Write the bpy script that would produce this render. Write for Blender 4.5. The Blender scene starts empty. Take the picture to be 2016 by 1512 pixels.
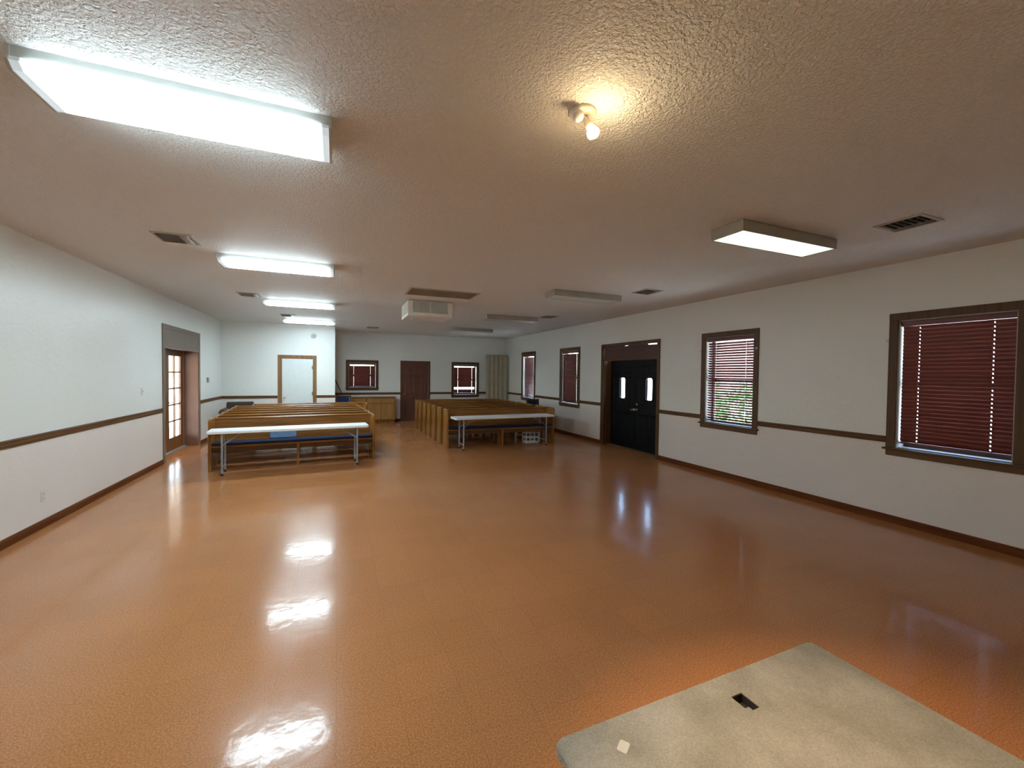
import bpy, bmesh, math, random
from mathutils import Matrix, Vector
random.seed(7)
C = bpy.context.scene
COL = C.collection
R = math.radians
PI = math.pi

# ------------------------------------------------------------------ room numbers (metres)
H = 3.0105            # ceiling height
XL, XR = -2.860, 5.967
YF = -2.6             # wall behind the camera
YB1, YB2 = 13.353, 14.879
XRET = -0.048         # face of the short wall between the two back walls
ZRAIL = 1.003
ZBASE = 0.087

# ------------------------------------------------------------------ materials
def new_mat(name):
    m = bpy.data.materials.new(name); m.use_nodes = True
    nt = m.node_tree; nt.nodes.clear()
    out = nt.nodes.new('ShaderNodeOutputMaterial')
    return m, nt, out

def N(nt, t, **kw):
    n = nt.nodes.new(t)
    for k, v in kw.items():
        if k.startswith('i_'):
            n.inputs[k[2:].replace('_', ' ')].default_value = v
        else:
            setattr(n, k, v)
    return n

def rgba(c): return (c[0], c[1], c[2], 1.0)

def ramp(nt, fac, stops):
    r = nt.nodes.new('ShaderNodeValToRGB')
    e = r.color_ramp.elements
    while len(e) > 1: e.remove(e[-1])
    e[0].position = stops[0][0]; e[0].color = rgba(stops[0][1])
    for p, c in stops[1:]:
        x = e.new(p); x.color = rgba(c)
    nt.links.new(fac, r.inputs[0])
    return r.outputs[0]

def principled(name, col, rough=0.5, metal=0.0, spec=0.5, var=0.06, vscale=8.0, bump=0.0, bscale=60.0):
    m, nt, out = new_mat(name)
    p = N(nt, 'ShaderNodeBsdfPrincipled')
    p.inputs['Roughness'].default_value = rough
    p.inputs['Metallic'].default_value = metal
    p.inputs['Specular IOR Level'].default_value = spec
    tc = N(nt, 'ShaderNodeTexCoord')
    no = N(nt, 'ShaderNodeTexNoise'); no.inputs['Scale'].default_value = vscale; no.inputs['Detail'].default_value = 4
    nt.links.new(tc.outputs['Object'], no.inputs['Vector'])
    a = tuple(max(0, c * (1 - var)) for c in col); b = tuple(min(1, c * (1 + var)) for c in col)
    nt.links.new(ramp(nt, no.outputs['Fac'], [(0.3, a), (0.7, b)]), p.inputs['Base Color'])
    if bump > 0:
        n2 = N(nt, 'ShaderNodeTexNoise'); n2.inputs['Scale'].default_value = bscale; n2.inputs['Detail'].default_value = 3
        nt.links.new(tc.outputs['Object'], n2.inputs['Vector'])
        b_ = N(nt, 'ShaderNodeBump'); b_.inputs['Strength'].default_value = 1.0; b_.inputs['Distance'].default_value = bump
        nt.links.new(n2.outputs['Fac'], b_.inputs['Height']); nt.links.new(b_.outputs[0], p.inputs['Normal'])
    nt.links.new(p.outputs[0], out.inputs[0])
    return m

def wood(name, dark, light, rough=0.3, axis='X', scale=1.0, spec=0.5, coat=0.0):
    """varnished wood, grain along the given object axis"""
    m, nt, out = new_mat(name)
    p = N(nt, 'ShaderNodeBsdfPrincipled')
    p.inputs['Roughness'].default_value = rough; p.inputs['Specular IOR Level'].default_value = spec
    p.inputs['Coat Weight'].default_value = coat; p.inputs['Coat Roughness'].default_value = 0.12
    tc = N(nt, 'ShaderNodeTexCoord'); mp = N(nt, 'ShaderNodeMapping')
    s = {'X': (1.2, 22, 22), 'Y': (22, 1.2, 22), 'Z': (22, 22, 1.2)}[axis]
    mp.inputs['Scale'].default_value = tuple(v * scale for v in s)
    nt.links.new(tc.outputs['Object'], mp.inputs['Vector'])
    no = N(nt, 'ShaderNodeTexNoise'); no.inputs['Scale'].default_value = 1.0; no.inputs['Detail'].default_value = 6; no.inputs['Distortion'].default_value = 0.6
    nt.links.new(mp.outputs[0], no.inputs['Vector'])
    mid = tuple((a + b) / 2 for a, b in zip(dark, light))
    nt.links.new(ramp(nt, no.outputs['Fac'], [(0.28, dark), (0.5, mid), (0.74, light)]), p.inputs['Base Color'])
    b_ = N(nt, 'ShaderNodeBump'); b_.inputs['Strength'].default_value = 0.3; b_.inputs['Distance'].default_value = 0.0012
    nt.links.new(no.outputs['Fac'], b_.inputs['Height']); nt.links.new(b_.outputs[0], p.inputs['Normal'])
    nt.links.new(p.outputs[0], out.inputs[0])
    return m

def mat_wall():
    m, nt, out = new_mat('painted_wall')
    p = N(nt, 'ShaderNodeBsdfPrincipled')
    p.inputs['Roughness'].default_value = 0.31; p.inputs['Specular IOR Level'].default_value = 0.4
    tc = N(nt, 'ShaderNodeTexCoord')
    sp = N(nt, 'ShaderNodeSeparateXYZ'); nt.links.new(tc.outputs['Object'], sp.inputs[0])
    st = N(nt, 'ShaderNodeMath', operation='GREATER_THAN'); st.inputs[1].default_value = ZRAIL - 0.03
    nt.links.new(sp.outputs['Z'], st.inputs[0])
    no = N(nt, 'ShaderNodeTexNoise'); no.inputs['Scale'].default_value = 1.3; no.inputs['Detail'].default_value = 5
    nt.links.new(tc.outputs['Object'], no.inputs['Vector'])
    up = ramp(nt, no.outputs['Fac'], [(0.3, (0.82, 0.84, 0.805)), (0.7, (0.85, 0.87, 0.835))])
    lo = ramp(nt, no.outputs['Fac'], [(0.3, (0.81, 0.755, 0.705)), (0.7, (0.84, 0.785, 0.735))])
    mx = N(nt, 'ShaderNodeMix', data_type='RGBA')
    nt.links.new(st.outputs[0], mx.inputs[0]); nt.links.new(lo, mx.inputs[6]); nt.links.new(up, mx.inputs[7])
    nt.links.new(mx.outputs[2], p.inputs['Base Color'])
    n2 = N(nt, 'ShaderNodeTexNoise'); n2.inputs['Scale'].default_value = 14; n2.inputs['Detail'].default_value = 5; n2.inputs['Distortion'].default_value = 0.8
    nt.links.new(tc.outputs['Object'], n2.inputs['Vector'])
    b_ = N(nt, 'ShaderNodeBump'); b_.inputs['Strength'].default_value = 0.6; b_.inputs['Distance'].default_value = 0.006
    nt.links.new(n2.outputs['Fac'], b_.inputs['Height']); nt.links.new(b_.outputs[0], p.inputs['Normal'])
    nt.links.new(p.outputs[0], out.inputs[0])
    return m

def mat_ceiling():
    m, nt, out = new_mat('textured_ceiling')
    p = N(nt, 'ShaderNodeBsdfPrincipled')
    p.inputs['Roughness'].default_value = 0.6; p.inputs['Specular IOR Level'].default_value = 0.3
    p.inputs['Base Color'].default_value = (0.87, 0.86, 0.82, 1)
    tc = N(nt, 'ShaderNodeTexCoord')
    n1 = N(nt, 'ShaderNodeTexNoise'); n1.inputs['Scale'].default_value = 62; n1.inputs['Detail'].default_value = 3; n1.inputs['Distortion'].default_value = 0.5
    nt.links.new(tc.outputs['Object'], n1.inputs['Vector'])
    r1 = ramp(nt, n1.outputs['Fac'], [(0.38, (0, 0, 0)), (0.62, (1, 1, 1))])
    b_ = N(nt, 'ShaderNodeBump'); b_.inputs['Strength'].default_value = 1.0; b_.inputs['Distance'].default_value = 0.0065
    nt.links.new(r1, b_.inputs['Height']); nt.links.new(b_.outputs[0], p.inputs['Normal'])
    nt.links.new(p.outputs[0], out.inputs[0])
    return m

def mat_floor():
    m, nt, out = new_mat('waxed_floor_tiles')
    p = N(nt, 'ShaderNodeBsdfPrincipled')
    tc = N(nt, 'ShaderNodeTexCoord')
    sp1 = N(nt, 'ShaderNodeTexNoise'); sp1.inputs['Scale'].default_value = 120; sp1.inputs['Detail'].default_value = 4
    nt.links.new(tc.outputs['Object'], sp1.inputs['Vector'])
    spk = ramp(nt, sp1.outputs['Fac'], [(0.30, (0.35, 0.130, 0.042)), (0.5, (0.46, 0.190, 0.070)), (0.70, (0.58, 0.275, 0.118))])
    big = N(nt, 'ShaderNodeTexNoise'); big.inputs['Scale'].default_value = 0.7; big.inputs['Detail'].default_value = 5
    nt.links.new(tc.outputs['Object'], big.inputs['Vector'])
    bigc = ramp(nt, big.outputs['Fac'], [(0.3, (0.92, 0.92, 0.92)), (0.7, (1.06, 1.06, 1.06))])
    mul = N(nt, 'ShaderNodeMix', data_type='RGBA', blend_type='MULTIPLY'); mul.inputs[0].default_value = 1.0
    nt.links.new(spk, mul.inputs[6]); nt.links.new(bigc, mul.inputs[7])
    br = N(nt, 'ShaderNodeTexBrick'); br.offset = 0.0; br.squash = 1.0
    br.inputs['Scale'].default_value = 1.0; br.inputs['Brick Width'].default_value = 0.305; br.inputs['Row Height'].default_value = 0.305
    br.inputs['Mortar Size'].default_value = 0.0011; br.inputs['Mortar Smooth'].default_value = 0.3; br.inputs['Bias'].default_value = 0.0
    br.inputs['Color1'].default_value = (0.97, 0.97, 0.97, 1); br.inputs['Color2'].default_value = (1.02, 1.02, 1.02, 1); br.inputs['Mortar'].default_value = (0.78, 0.76, 0.74, 1)
    nt.links.new(tc.outputs['Object'], br.inputs['Vector'])
    mul2 = N(nt, 'ShaderNodeMix', data_type='RGBA', blend_type='MULTIPLY'); mul2.inputs[0].default_value = 1.0
    nt.links.new(mul.outputs[2], mul2.inputs[6]); nt.links.new(br.outputs['Color'], mul2.inputs[7])
    nt.links.new(mul2.outputs[2], p.inputs['Base Color'])
    p.inputs['Specular IOR Level'].default_value = 0.22
    # worn wax: roughness varies, mostly along the walking direction
    mpr = N(nt, 'ShaderNodeMapping'); mpr.inputs['Scale'].default_value = (2.5, 0.5, 1)
    nt.links.new(tc.outputs['Object'], mpr.inputs['Vector'])
    nr = N(nt, 'ShaderNodeTexNoise'); nr.inputs['Scale'].default_value = 1.5; nr.inputs['Detail'].default_value = 6
    nt.links.new(mpr.outputs[0], nr.inputs['Vector'])
    rr = N(nt, 'ShaderNodeMapRange'); rr.inputs['From Min'].default_value = 0.3; rr.inputs['From Max'].default_value = 0.7
    rr.inputs['To Min'].default_value = 0.15; rr.inputs['To Max'].default_value = 0.26
    p.inputs['Coat Weight'].default_value = 0.24; p.inputs['Coat Roughness'].default_value = 0.07
    nt.links.new(nr.outputs['Fac'], rr.inputs['Value']); nt.links.new(rr.outputs[0], p.inputs['Roughness'])
    w1 = N(nt, 'ShaderNodeTexNoise'); w1.inputs['Scale'].default_value = 13; w1.inputs['Detail'].default_value = 4
    nt.links.new(tc.outputs['Object'], w1.inputs['Vector'])
    b1 = N(nt, 'ShaderNodeBump'); b1.inputs['Strength'].default_value = 0.5; b1.inputs['Distance'].default_value = 0.002
    nt.links.new(w1.outputs['Fac'], b1.inputs['Height'])
    b2 = N(nt, 'ShaderNodeBump'); b2.invert = True; b2.inputs['Strength'].default_value = 0.5; b2.inputs['Distance'].default_value = 0.001
    nt.links.new(br.outputs['Fac'], b2.inputs['Height']); nt.links.new(b1.outputs[0], b2.inputs['Normal'])
    nt.links.new(b2.outputs[0], p.inputs['Normal']); nt.links.new(b2.outputs[0], p.inputs['Coat Normal'])
    nt.links.new(p.outputs[0], out.inputs[0])
    return m

def mat_carpet():
    m, nt, out = new_mat('worn_carpet')
    p = N(nt, 'ShaderNodeBsdfPrincipled')
    p.inputs['Roughness'].default_value = 1.0; p.inputs['Specular IOR Level'].default_value = 0.1
    tc = N(nt, 'ShaderNodeTexCoord')
    n1 = N(nt, 'ShaderNodeTexNoise'); n1.inputs['Scale'].default_value = 3.0; n1.inputs['Detail'].default_value = 6
    nt.links.new(tc.outputs['Object'], n1.inputs['Vector'])
    c1 = ramp(nt, n1.outputs['Fac'], [(0.3, (0.31, 0.285, 0.225)), (0.55, (0.43, 0.39, 0.32)), (0.75, (0.51, 0.47, 0.40))])
    n2 = N(nt, 'ShaderNodeTexNoise'); n2.inputs['Scale'].default_value = 130; n2.inputs['Detail'].default_value = 3
    nt.links.new(tc.outputs['Object'], n2.inputs['Vector'])
    c2 = ramp(nt, n2.outputs['Fac'], [(0.3, (0.82, 0.82, 0.82)), (0.7, (1.1, 1.1, 1.1))])
    mul = N(nt, 'ShaderNodeMix', data_type='RGBA', blend_type='MULTIPLY'); mul.inputs[0].default_value = 1.0
    nt.links.new(c1, mul.inputs[6]); nt.links.new(c2, mul.inputs[7]); nt.links.new(mul.outputs[2], p.inputs['Base Color'])
    b_ = N(nt, 'ShaderNodeBump'); b_.inputs['Strength'].default_value = 0.9; b_.inputs['Distance'].default_value = 0.006
    nt.links.new(n2.outputs['Fac'], b_.inputs['Height']); nt.links.new(b_.outputs[0], p.inputs['Normal'])
    nt.links.new(p.outputs[0], out.inputs[0])
    return m

def mat_lens(name, col, strength, half, fall):
    """prismatic lens: glows where the tubes are, dimmer past the tube ends"""
    m, nt, out = new_mat(name)
    tc = N(nt, 'ShaderNodeTexCoord'); sp = N(nt, 'ShaderNodeSeparateXYZ'); nt.links.new(tc.outputs['Object'], sp.inputs[0])
    ab = N(nt, 'ShaderNodeMath', operation='ABSOLUTE'); nt.links.new(sp.outputs['X'], ab.inputs[0])
    mr = N(nt, 'ShaderNodeMapRange'); mr.inputs['From Min'].default_value = half; mr.inputs['From Max'].default_value = half + fall
    mr.inputs['To Min'].default_value = strength; mr.inputs['To Max'].default_value = strength * 0.012
    nt.links.new(ab.outputs[0], mr.inputs['Value'])
    e = N(nt, 'ShaderNodeEmission'); e.inputs['Color'].default_value = rgba(col)
    ge = N(nt, 'ShaderNodeNewGeometry'); sn = N(nt, 'ShaderNodeSeparateXYZ'); nt.links.new(ge.outputs['Normal'], sn.inputs[0])
    an = N(nt, 'ShaderNodeMath', operation='ABSOLUTE'); nt.links.new(sn.outputs['Z'], an.inputs[0])
    side = N(nt, 'ShaderNodeMapRange'); side.inputs['From Min'].default_value = 0.2; side.inputs['From Max'].default_value = 0.9
    side.inputs['To Min'].default_value = 0.22; side.inputs['To Max'].default_value = 1.0; nt.links.new(an.outputs[0], side.inputs['Value'])
    ml = N(nt, 'ShaderNodeMath', operation='MULTIPLY'); nt.links.new(mr.outputs[0], ml.inputs[0]); nt.links.new(side.outputs[0], ml.inputs[1])
    nt.links.new(ml.outputs[0], e.inputs['Strength'])
    d = N(nt, 'ShaderNodeBsdfPrincipled'); d.inputs['Base Color'].default_value = (0.8, 0.82, 0.82, 1); d.inputs['Roughness'].default_value = 0.25
    a = N(nt, 'ShaderNodeAddShader'); nt.links.new(e.outputs[0], a.inputs[0]); nt.links.new(d.outputs[0], a.inputs[1])
    nt.links.new(a.outputs[0], out.inputs[0])
    return m

def mat_emit(name, col, strength):
    m, nt, out = new_mat(name)
    e = N(nt, 'ShaderNodeEmission'); e.inputs['Color'].default_value = rgba(col); e.inputs['Strength'].default_value = strength
    tc = N(nt, 'ShaderNodeTexCoord'); no = N(nt, 'ShaderNodeTexNoise'); no.inputs['Scale'].default_value = 5; no.inputs['Detail'].default_value = 5
    nt.links.new(tc.outputs['Object'], no.inputs['Vector'])
    mr = N(nt, 'ShaderNodeMapRange'); mr.inputs['From Min'].default_value = 0.3; mr.inputs['From Max'].default_value = 0.7
    mr.inputs['To Min'].default_value = strength * 0.85; mr.inputs['To Max'].default_value = strength * 1.15
    nt.links.new(no.outputs['Fac'], mr.inputs['Value']); nt.links.new(mr.outputs[0], e.inputs['Strength'])
    nt.links.new(e.outputs[0], out.inputs[0])
    return m

def mat_glass():
    m, nt, out = new_mat('window_glass')
    t = N(nt, 'ShaderNodeBsdfTransparent'); t.inputs['Color'].default_value = (0.93, 0.96, 0.95, 1)
    g = N(nt, 'ShaderNodeBsdfGlossy'); g.inputs['Roughness'].default_value = 0.03
    mx = N(nt, 'ShaderNodeMixShader'); mx.inputs[0].default_value = 0.05
    nt.links.new(t.outputs[0], mx.inputs[1]); nt.links.new(g.outputs[0], mx.inputs[2])
    nt.links.new(mx.outputs[0], out.inputs[0])
    return m

M = {}
M['wall'] = mat_wall()
M['ceiling'] = mat_ceiling()
M['floor'] = mat_floor()
M['carpet'] = mat_carpet()
M['oak'] = wood('honey_oak', (0.19, 0.068, 0.010), (0.40, 0.175, 0.040), 0.25, 'X', coat=0.12, spec=0.4)
M['oak_up'] = wood('honey_oak_upright', (0.20, 0.075, 0.012), (0.42, 0.190, 0.045), 0.25, 'Z', coat=0.12, spec=0.4)
M['oak_shade_contrast'] = wood('oak_fronts_shade_contrast', (0.27, 0.12, 0.028), (0.50, 0.26, 0.085), 0.3, 'Z')  # cabinet fronts toned lighter than the body, painting in shading at their edges
M['trim'] = wood('brown_trim', (0.080, 0.034, 0.010), (0.175, 0.088, 0.032), 0.5, 'Y', spec=0.3)
M['trim_x'] = wood('brown_trim_across', (0.080, 0.034, 0.010), (0.175, 0.088, 0.032), 0.5, 'X', spec=0.3)
M['trim_z'] = wood('brown_trim_upright', (0.068, 0.028, 0.008), (0.145, 0.070, 0.024), 0.45, 'Z', spec=0.35)
M['base'] = wood('red_brown_baseboard', (0.105, 0.028, 0.007), (0.19, 0.060, 0.017), 0.7, 'Y', spec=0.12)
M['doorframe'] = wood('oak_door_frame', (0.17, 0.075, 0.022), (0.30, 0.155, 0.06), 0.4, 'Z')
M['french'] = wood('stained_french_door', (0.13, 0.047, 0.010), (0.24, 0.105, 0.030), 0.35, 'Z')
M['jamb'] = principled('red_brown_jamb', (0.20, 0.092, 0.056), 0.5, var=0.10, vscale=3)
M['taupe'] = principled('taupe_panel', (0.20, 0.155, 0.115), 0.6, var=0.05, vscale=3)
M['mahogany'] = wood('mahogany_panel', (0.060, 0.018, 0.010), (0.105, 0.034, 0.019), 0.4, 'Y')
M['browndoor'] = wood('dark_red_brown_door', (0.105, 0.038, 0.022), (0.175, 0.070, 0.044), 0.45, 'Z')
M['blackdoor'] = principled('black_paint', (0.004, 0.004, 0.005), 0.5, spec=0.2, var=0.15, vscale=5)
M['whitedoor'] = principled('white_door_paint', (0.70, 0.74, 0.73), 0.45, var=0.02)
M['slat'] = wood('mahogany_slat', (0.115, 0.020, 0.013), (0.180, 0.038, 0.025), 0.35, 'X')
M['white'] = principled('white_paint', (0.72, 0.72, 0.69), 0.45, var=0.03)
M['sash'] = principled('pale_sash_paint', (0.36, 0.34, 0.31), 0.5, var=0.05)
M['darksash'] = principled('dark_sash', (0.05, 0.03, 0.025), 0.5)
M['glass'] = mat_glass()
M['tabletop'] = principled('white_blow_moulded_plastic', (0.90, 0.92, 0.93), 0.42, var=0.02, bump=0.0004, bscale=150)
M['greymetal'] = principled('grey_powder_coat', (0.32, 0.34, 0.36), 0.4, var=0.04)
M['blackrubber'] = principled('black_rubber', (0.012, 0.012, 0.012), 0.7)
M['bluefabric'] = principled('dark_blue_upholstery', (0.022, 0.035, 0.085), 0.85, var=0.15, vscale=40, spec=0.2, bump=0.001, bscale=200)
M['bluebright'] = principled('royal_blue_upholstery', (0.035, 0.075, 0.24), 0.85, var=0.12, vscale=40, spec=0.2, bump=0.001, bscale=200)
M['paleblue'] = principled('pale_blue_cloth', (0.20, 0.33, 0.52), 0.8, var=0.10, vscale=20, spec=0.2)
M['brownleather'] = principled('brown_leather', (0.085, 0.050, 0.034), 0.45, var=0.15, vscale=12)
M['darkcloth'] = principled('dark_brown_cloth', (0.045, 0.030, 0.020), 0.8, var=0.15, vscale=12)
M['fixture'] = principled('white_enamel_metal', (0.62, 0.63, 0.60), 0.4, var=0.03)
M['fixture_old'] = principled('aged_cream_metal', (0.40, 0.38, 0.32), 0.5, var=0.05)
M['offlens'] = principled('unlit_prismatic_lens', (0.66, 0.68, 0.62), 0.35, var=0.06, vscale=5)
M['lens'] = mat_lens('lit_prismatic_lens', (0.72, 0.91, 1.0), 28.0, 0.46, 0.11)
M['dimlens'] = mat_emit('dim_prismatic_lens', (0.86, 1.0, 0.80), 0.75)
M['ventmetal'] = principled('painted_vent_metal', (0.50, 0.47, 0.42), 0.5, var=0.05)
M['ventdark'] = principled('dark_duct', (0.030, 0.022, 0.016), 0.8)
M['ventbrown'] = principled('dusty_brown_grille', (0.45, 0.37, 0.27), 0.7, var=0.1, vscale=30)
M['cooler'] = principled('cream_plastic', (0.80, 0.80, 0.75), 0.45, var=0.03)
M['coolergrille'] = principled('grey_green_louvre', (0.62, 0.65, 0.60), 0.5, var=0.04)
M['porcelain'] = principled('white_porcelain', (0.74, 0.69, 0.60), 0.35, var=0.03)
M['bulb'] = mat_emit('lit_bulb_face', (1.0, 0.78, 0.46), 260.0)
M['bulbneck'] = mat_emit('lit_bulb_neck', (1.0, 0.66, 0.32), 30.0)
M['chrome'] = principled('satin_nickel', (0.60, 0.58, 0.54), 0.28, metal=1.0, var=0.03)
M['brass'] = principled('aged_brass', (0.42, 0.30, 0.13), 0.35, metal=1.0, var=0.06)
M['ivory'] = principled('ivory_plastic', (0.74, 0.72, 0.68), 0.4, var=0.02)
M['greyplastic'] = principled('grey_plastic', (0.30, 0.31, 0.31), 0.5, var=0.05)
M['beige'] = principled('beige_vinyl', (0.42, 0.36, 0.26), 0.6, var=0.06, vscale=6)
M['crate'] = principled('white_crate_plastic', (0.70, 0.70, 0.68), 0.4, var=0.03)
M['alum'] = principled('aluminium_threshold', (0.62, 0.60, 0.57), 0.4, metal=0.6, var=0.05)
M['darkpole'] = principled('dark_painted_pole', (0.03, 0.026, 0.024), 0.5)
M['cream'] = principled('cream_stucco', (0.52, 0.42, 0.33), 0.9, var=0.05, vscale=2)
M['concrete'] = principled('pale_concrete', (0.62, 0.61, 0.58), 0.9, var=0.06, vscale=1.5)
M['pink'] = principled('pink_stucco', (0.36, 0.20, 0.19), 0.9, var=0.05, vscale=1)
M['rooftile'] = principled('brown_roof', (0.20, 0.12, 0.09), 0.8, var=0.1, vscale=2)
M['leaf'] = principled('green_leaves', (0.10, 0.26, 0.06), 0.6, var=0.35, vscale=6)
M['bark'] = principled('bark', (0.12, 0.08, 0.05), 0.9, var=0.2, vscale=12)

# ------------------------------------------------------------------ mesh helpers
def nb(): return bmesh.new()

def box(bm, x0, x1, y0, y1, z0, z1, mat=None):
    vs = [bm.verts.new(v) for v in ((x0, y0, z0), (x1, y0, z0), (x1, y1, z0), (x0, y1, z0), (x0, y0, z1), (x1, y0, z1), (x1, y1, z1), (x0, y1, z1))]
    for f in ((0, 3, 2, 1), (4, 5, 6, 7), (0, 1, 5, 4), (1, 2, 6, 5), (2, 3, 7, 6), (3, 0, 4, 7)):
        bm.faces.new([vs[i] for i in f])
    if mat is not None:
        for v in vs: v.co = mat @ v.co
    return vs

def tube(bm, a, b, r0, r1=None, seg=14, cap=True):
    a, b = Vector(a), Vector(b); r1 = r0 if r1 is None else r1
    d = (b - a).normalized()
    u = d.orthogonal().normalized(); w = d.cross(u)
    A = [bm.verts.new(a + (u * math.cos(2 * PI * i / seg) + w * math.sin(2 * PI * i / seg)) * r0) for i in range(seg)]
    Bv = [bm.verts.new(b + (u * math.cos(2 * PI * i / seg) + w * math.sin(2 * PI * i / seg)) * r1) for i in range(seg)]
    for i in range(seg):
        j = (i + 1) % seg; bm.faces.new((A[i], A[j], Bv[j], Bv[i]))
    if cap: bm.faces.new(A[::-1]); bm.faces.new(Bv)

def lathe(bm, prof, mat=None, seg=24):
    """prof: (r, z) pairs about the z axis"""
    rings = []
    for r, z in prof:
        if r < 1e-5: rings.append([bm.verts.new((0, 0, z))])
        else: rings.append([bm.verts.new((r * math.cos(2 * PI * i / seg), r * math.sin(2 * PI * i / seg), z)) for i in range(seg)])
    for a, b in zip(rings, rings[1:]):
        for i in range(seg):
            j = (i + 1) % seg
            if len(a) == 1 and len(b) == 1: continue
            if len(a) == 1: bm.faces.new((a[0], b[j], b[i]))
            elif len(b) == 1: bm.faces.new((a[i], a[j], b[0]))
            else: bm.faces.new((a[i], a[j], b[j], b[i]))
    if mat is not None:
        for ring in rings:
            for v in ring: v.co = mat @ v.co

def prism(bm, pts, axis, a0, a1, mat=None):
    """polygon pts in the plane across `axis`, swept from a0 to a1"""
    def P(p, a):
        return {'X': (a, p[0], p[1]), 'Y': (p[0], a, p[1]), 'Z': (p[0], p[1], a)}[axis]
    A = [bm.verts.new(P(p, a0)) for p in pts]; Bv = [bm.verts.new(P(p, a1)) for p in pts]
    n = len(pts)
    bm.faces.new(A[::-1]); bm.faces.new(Bv)
    for i in range(n):
        j = (i + 1) % n; bm.faces.new((A[i], A[j], Bv[j], Bv[i]))
    if mat is not None:
        for v in A + Bv: v.co = mat @ v.co

def rrect(x0, x1, y0, y1, r, seg=5):
    pts = []
    for cx, cy, a0 in ((x1 - r, y0 + r, -90), (x1 - r, y1 - r, 0), (x0 + r, y1 - r, 90), (x0 + r, y0 + r, 180)):
        for i in range(seg + 1):
            a = R(a0 + 90 * i / seg); pts.append((cx + r * math.cos(a), cy + r * math.sin(a)))
    return pts

def obj(name, bm, mat, parent=None, bevel=0.0, smooth=False, seg=2):
    bmesh.ops.recalc_face_normals(bm, faces=bm.faces)
    me = bpy.data.meshes.new(name); bm.to_mesh(me); bm.free()
    me.materials.append(mat)
    if smooth:
        for p in me.polygons: p.use_smooth = True
    o = bpy.data.objects.new(name, me); COL.objects.link(o)
    if parent is not None: o.parent = parent
    if bevel > 0:
        b = o.modifiers.new('bevel', 'BEVEL'); b.width = bevel; b.segments = seg; b.limit_method = 'ANGLE'; b.angle_limit = R(40)
        if smooth is False:
            pass
    return o

def thing(name, label, cat, loc=(0, 0, 0), rotz=0.0, group=None):
    o = bpy.data.objects.new(name, None); COL.objects.link(o)
    o.empty_display_size = 0.1
    o.location = loc; o.rotation_euler = (0, 0, rotz)
    o['label'] = label; o['category'] = cat
    if group: o['group'] = group
    return o

def tag(o, label, cat, group=None, kind=None):
    o['label'] = label; o['category'] = cat
    if group: o['group'] = group
    if kind: o['kind'] = kind
    return o

def struct(name, bm, mat, label, cat, bevel=0.0):
    o = obj(name, bm, mat, None, bevel); tag(o, label, cat, kind='structure'); return o

def sthing(name, label, cat, loc=(0, 0, 0), rotz=0.0):
    o = thing(name, label, cat, loc, rotz); o['kind'] = 'structure'; return o

def dup(root, loc, rotz, label, group=None):
    r = root.copy(); COL.objects.link(r); r.location = loc; r.rotation_euler = (0, 0, rotz); r['label'] = label
    if group: r['group'] = group
    for ch in list(root.children):
        c = ch.copy(); COL.objects.link(c); c.parent = r
        for g in list(ch.children):
            d = g.copy(); COL.objects.link(d); d.parent = c
    return r

def wall_mesh(axis, f0, f1, a0, a1, z0, z1, holes):
    """slab between f0 and f1 across `axis`, running a0..a1, with rectangular holes (a0,a1,z0,z1)"""
    bm = nb()
    As = sorted({a0, a1} | {h[0] for h in holes} | {h[1] for h in holes})
    for p, q in zip(As, As[1:]):
        mid = (p + q) / 2
        cuts = sorted((h[2], h[3]) for h in holes if h[0] < mid < h[1])
        z = z0
        spans = []
        for c0, c1 in cuts:
            if c0 > z: spans.append((z, c0))
            z = max(z, c1)
        if z < z1: spans.append((z, z1))
        for s0, s1 in spans:
            if axis == 'X': box(bm, f0, f1, p, q, s0, s1)
            else: box(bm, p, q, f0, f1, s0, s1)
    bmesh.ops.remove_doubles(bm, verts=bm.verts, dist=1e-5)
    return bm

# ------------------------------------------------------------------ the room shell
WT = 0.26
bm = nb(); box(bm, XL - 0.40, XR + 0.34, YF - 0.2, YB2 + WT, -0.12, 0.0)
struct('floor', bm, M['floor'], 'glossy orange brown speckled tile floor of the hall', 'floor')
bm = nb(); box(bm, XL - 0.40, XR + 0.34, YF - 0.2, YB2 + WT, H, H + 0.12)
struct('ceiling', bm, M['ceiling'], 'rough textured off white ceiling over the hall', 'ceiling')

WIN_R = [(1.736, 2.826), (4.463, 5.553), (9.572, 10.662), (12.285, 13.375)]   # outer casing y ranges
CW = 0.085
WZ0, WZ1 = 0.875, 2.345                                                        # opening heights on the right wall
DD = (6.665, 8.520)                                                            # double door opening
FD = (9.335, 11.370)                                                           # french door opening
holes_r = [(a + CW, b - CW, WZ0, WZ1) for a, b in WIN_R] + [(DD[0], DD[1], 0.0, 2.345)]
struct('wall_right', wall_mesh('X', XR, XR + WT, YF, YB2, 0, H, holes_r), M['wall'], 'long off white right wall with four blinds and black double doors', 'wall')
struct('wall_left', wall_mesh('X', XL - 0.32, XL, YF, YB1 + 0.12, 0, H, [(FD[0], FD[1], 0.0, 2.43)]), M['wall'], 'long off white left wall with the glazed door recess', 'wall')
WD = (-1.437, -0.620)                                                          # white door opening
struct('wall_back_left', wall_mesh('Y', YB1, YB1 + 0.12, XL, XRET, 0, H, [(WD[0], WD[1], 0.0, 2.055)]), M['wall'], 'bright back wall section holding the white door', 'wall')
bm = nb(); box(bm, XRET - 0.12, XRET, YB1 + 0.12, YB2, 0, H)
struct('wall_alcove', bm, M['wall'], 'short return wall joining the two back walls', 'wall')
BW = [(0.275, 1.305, 1.075, 2.090), (3.845, 4.885, 0.805, 2.095)]              # outer casing of the two back windows
BD = (2.030, 3.065)                                                            # outer casing of the brown door
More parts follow.
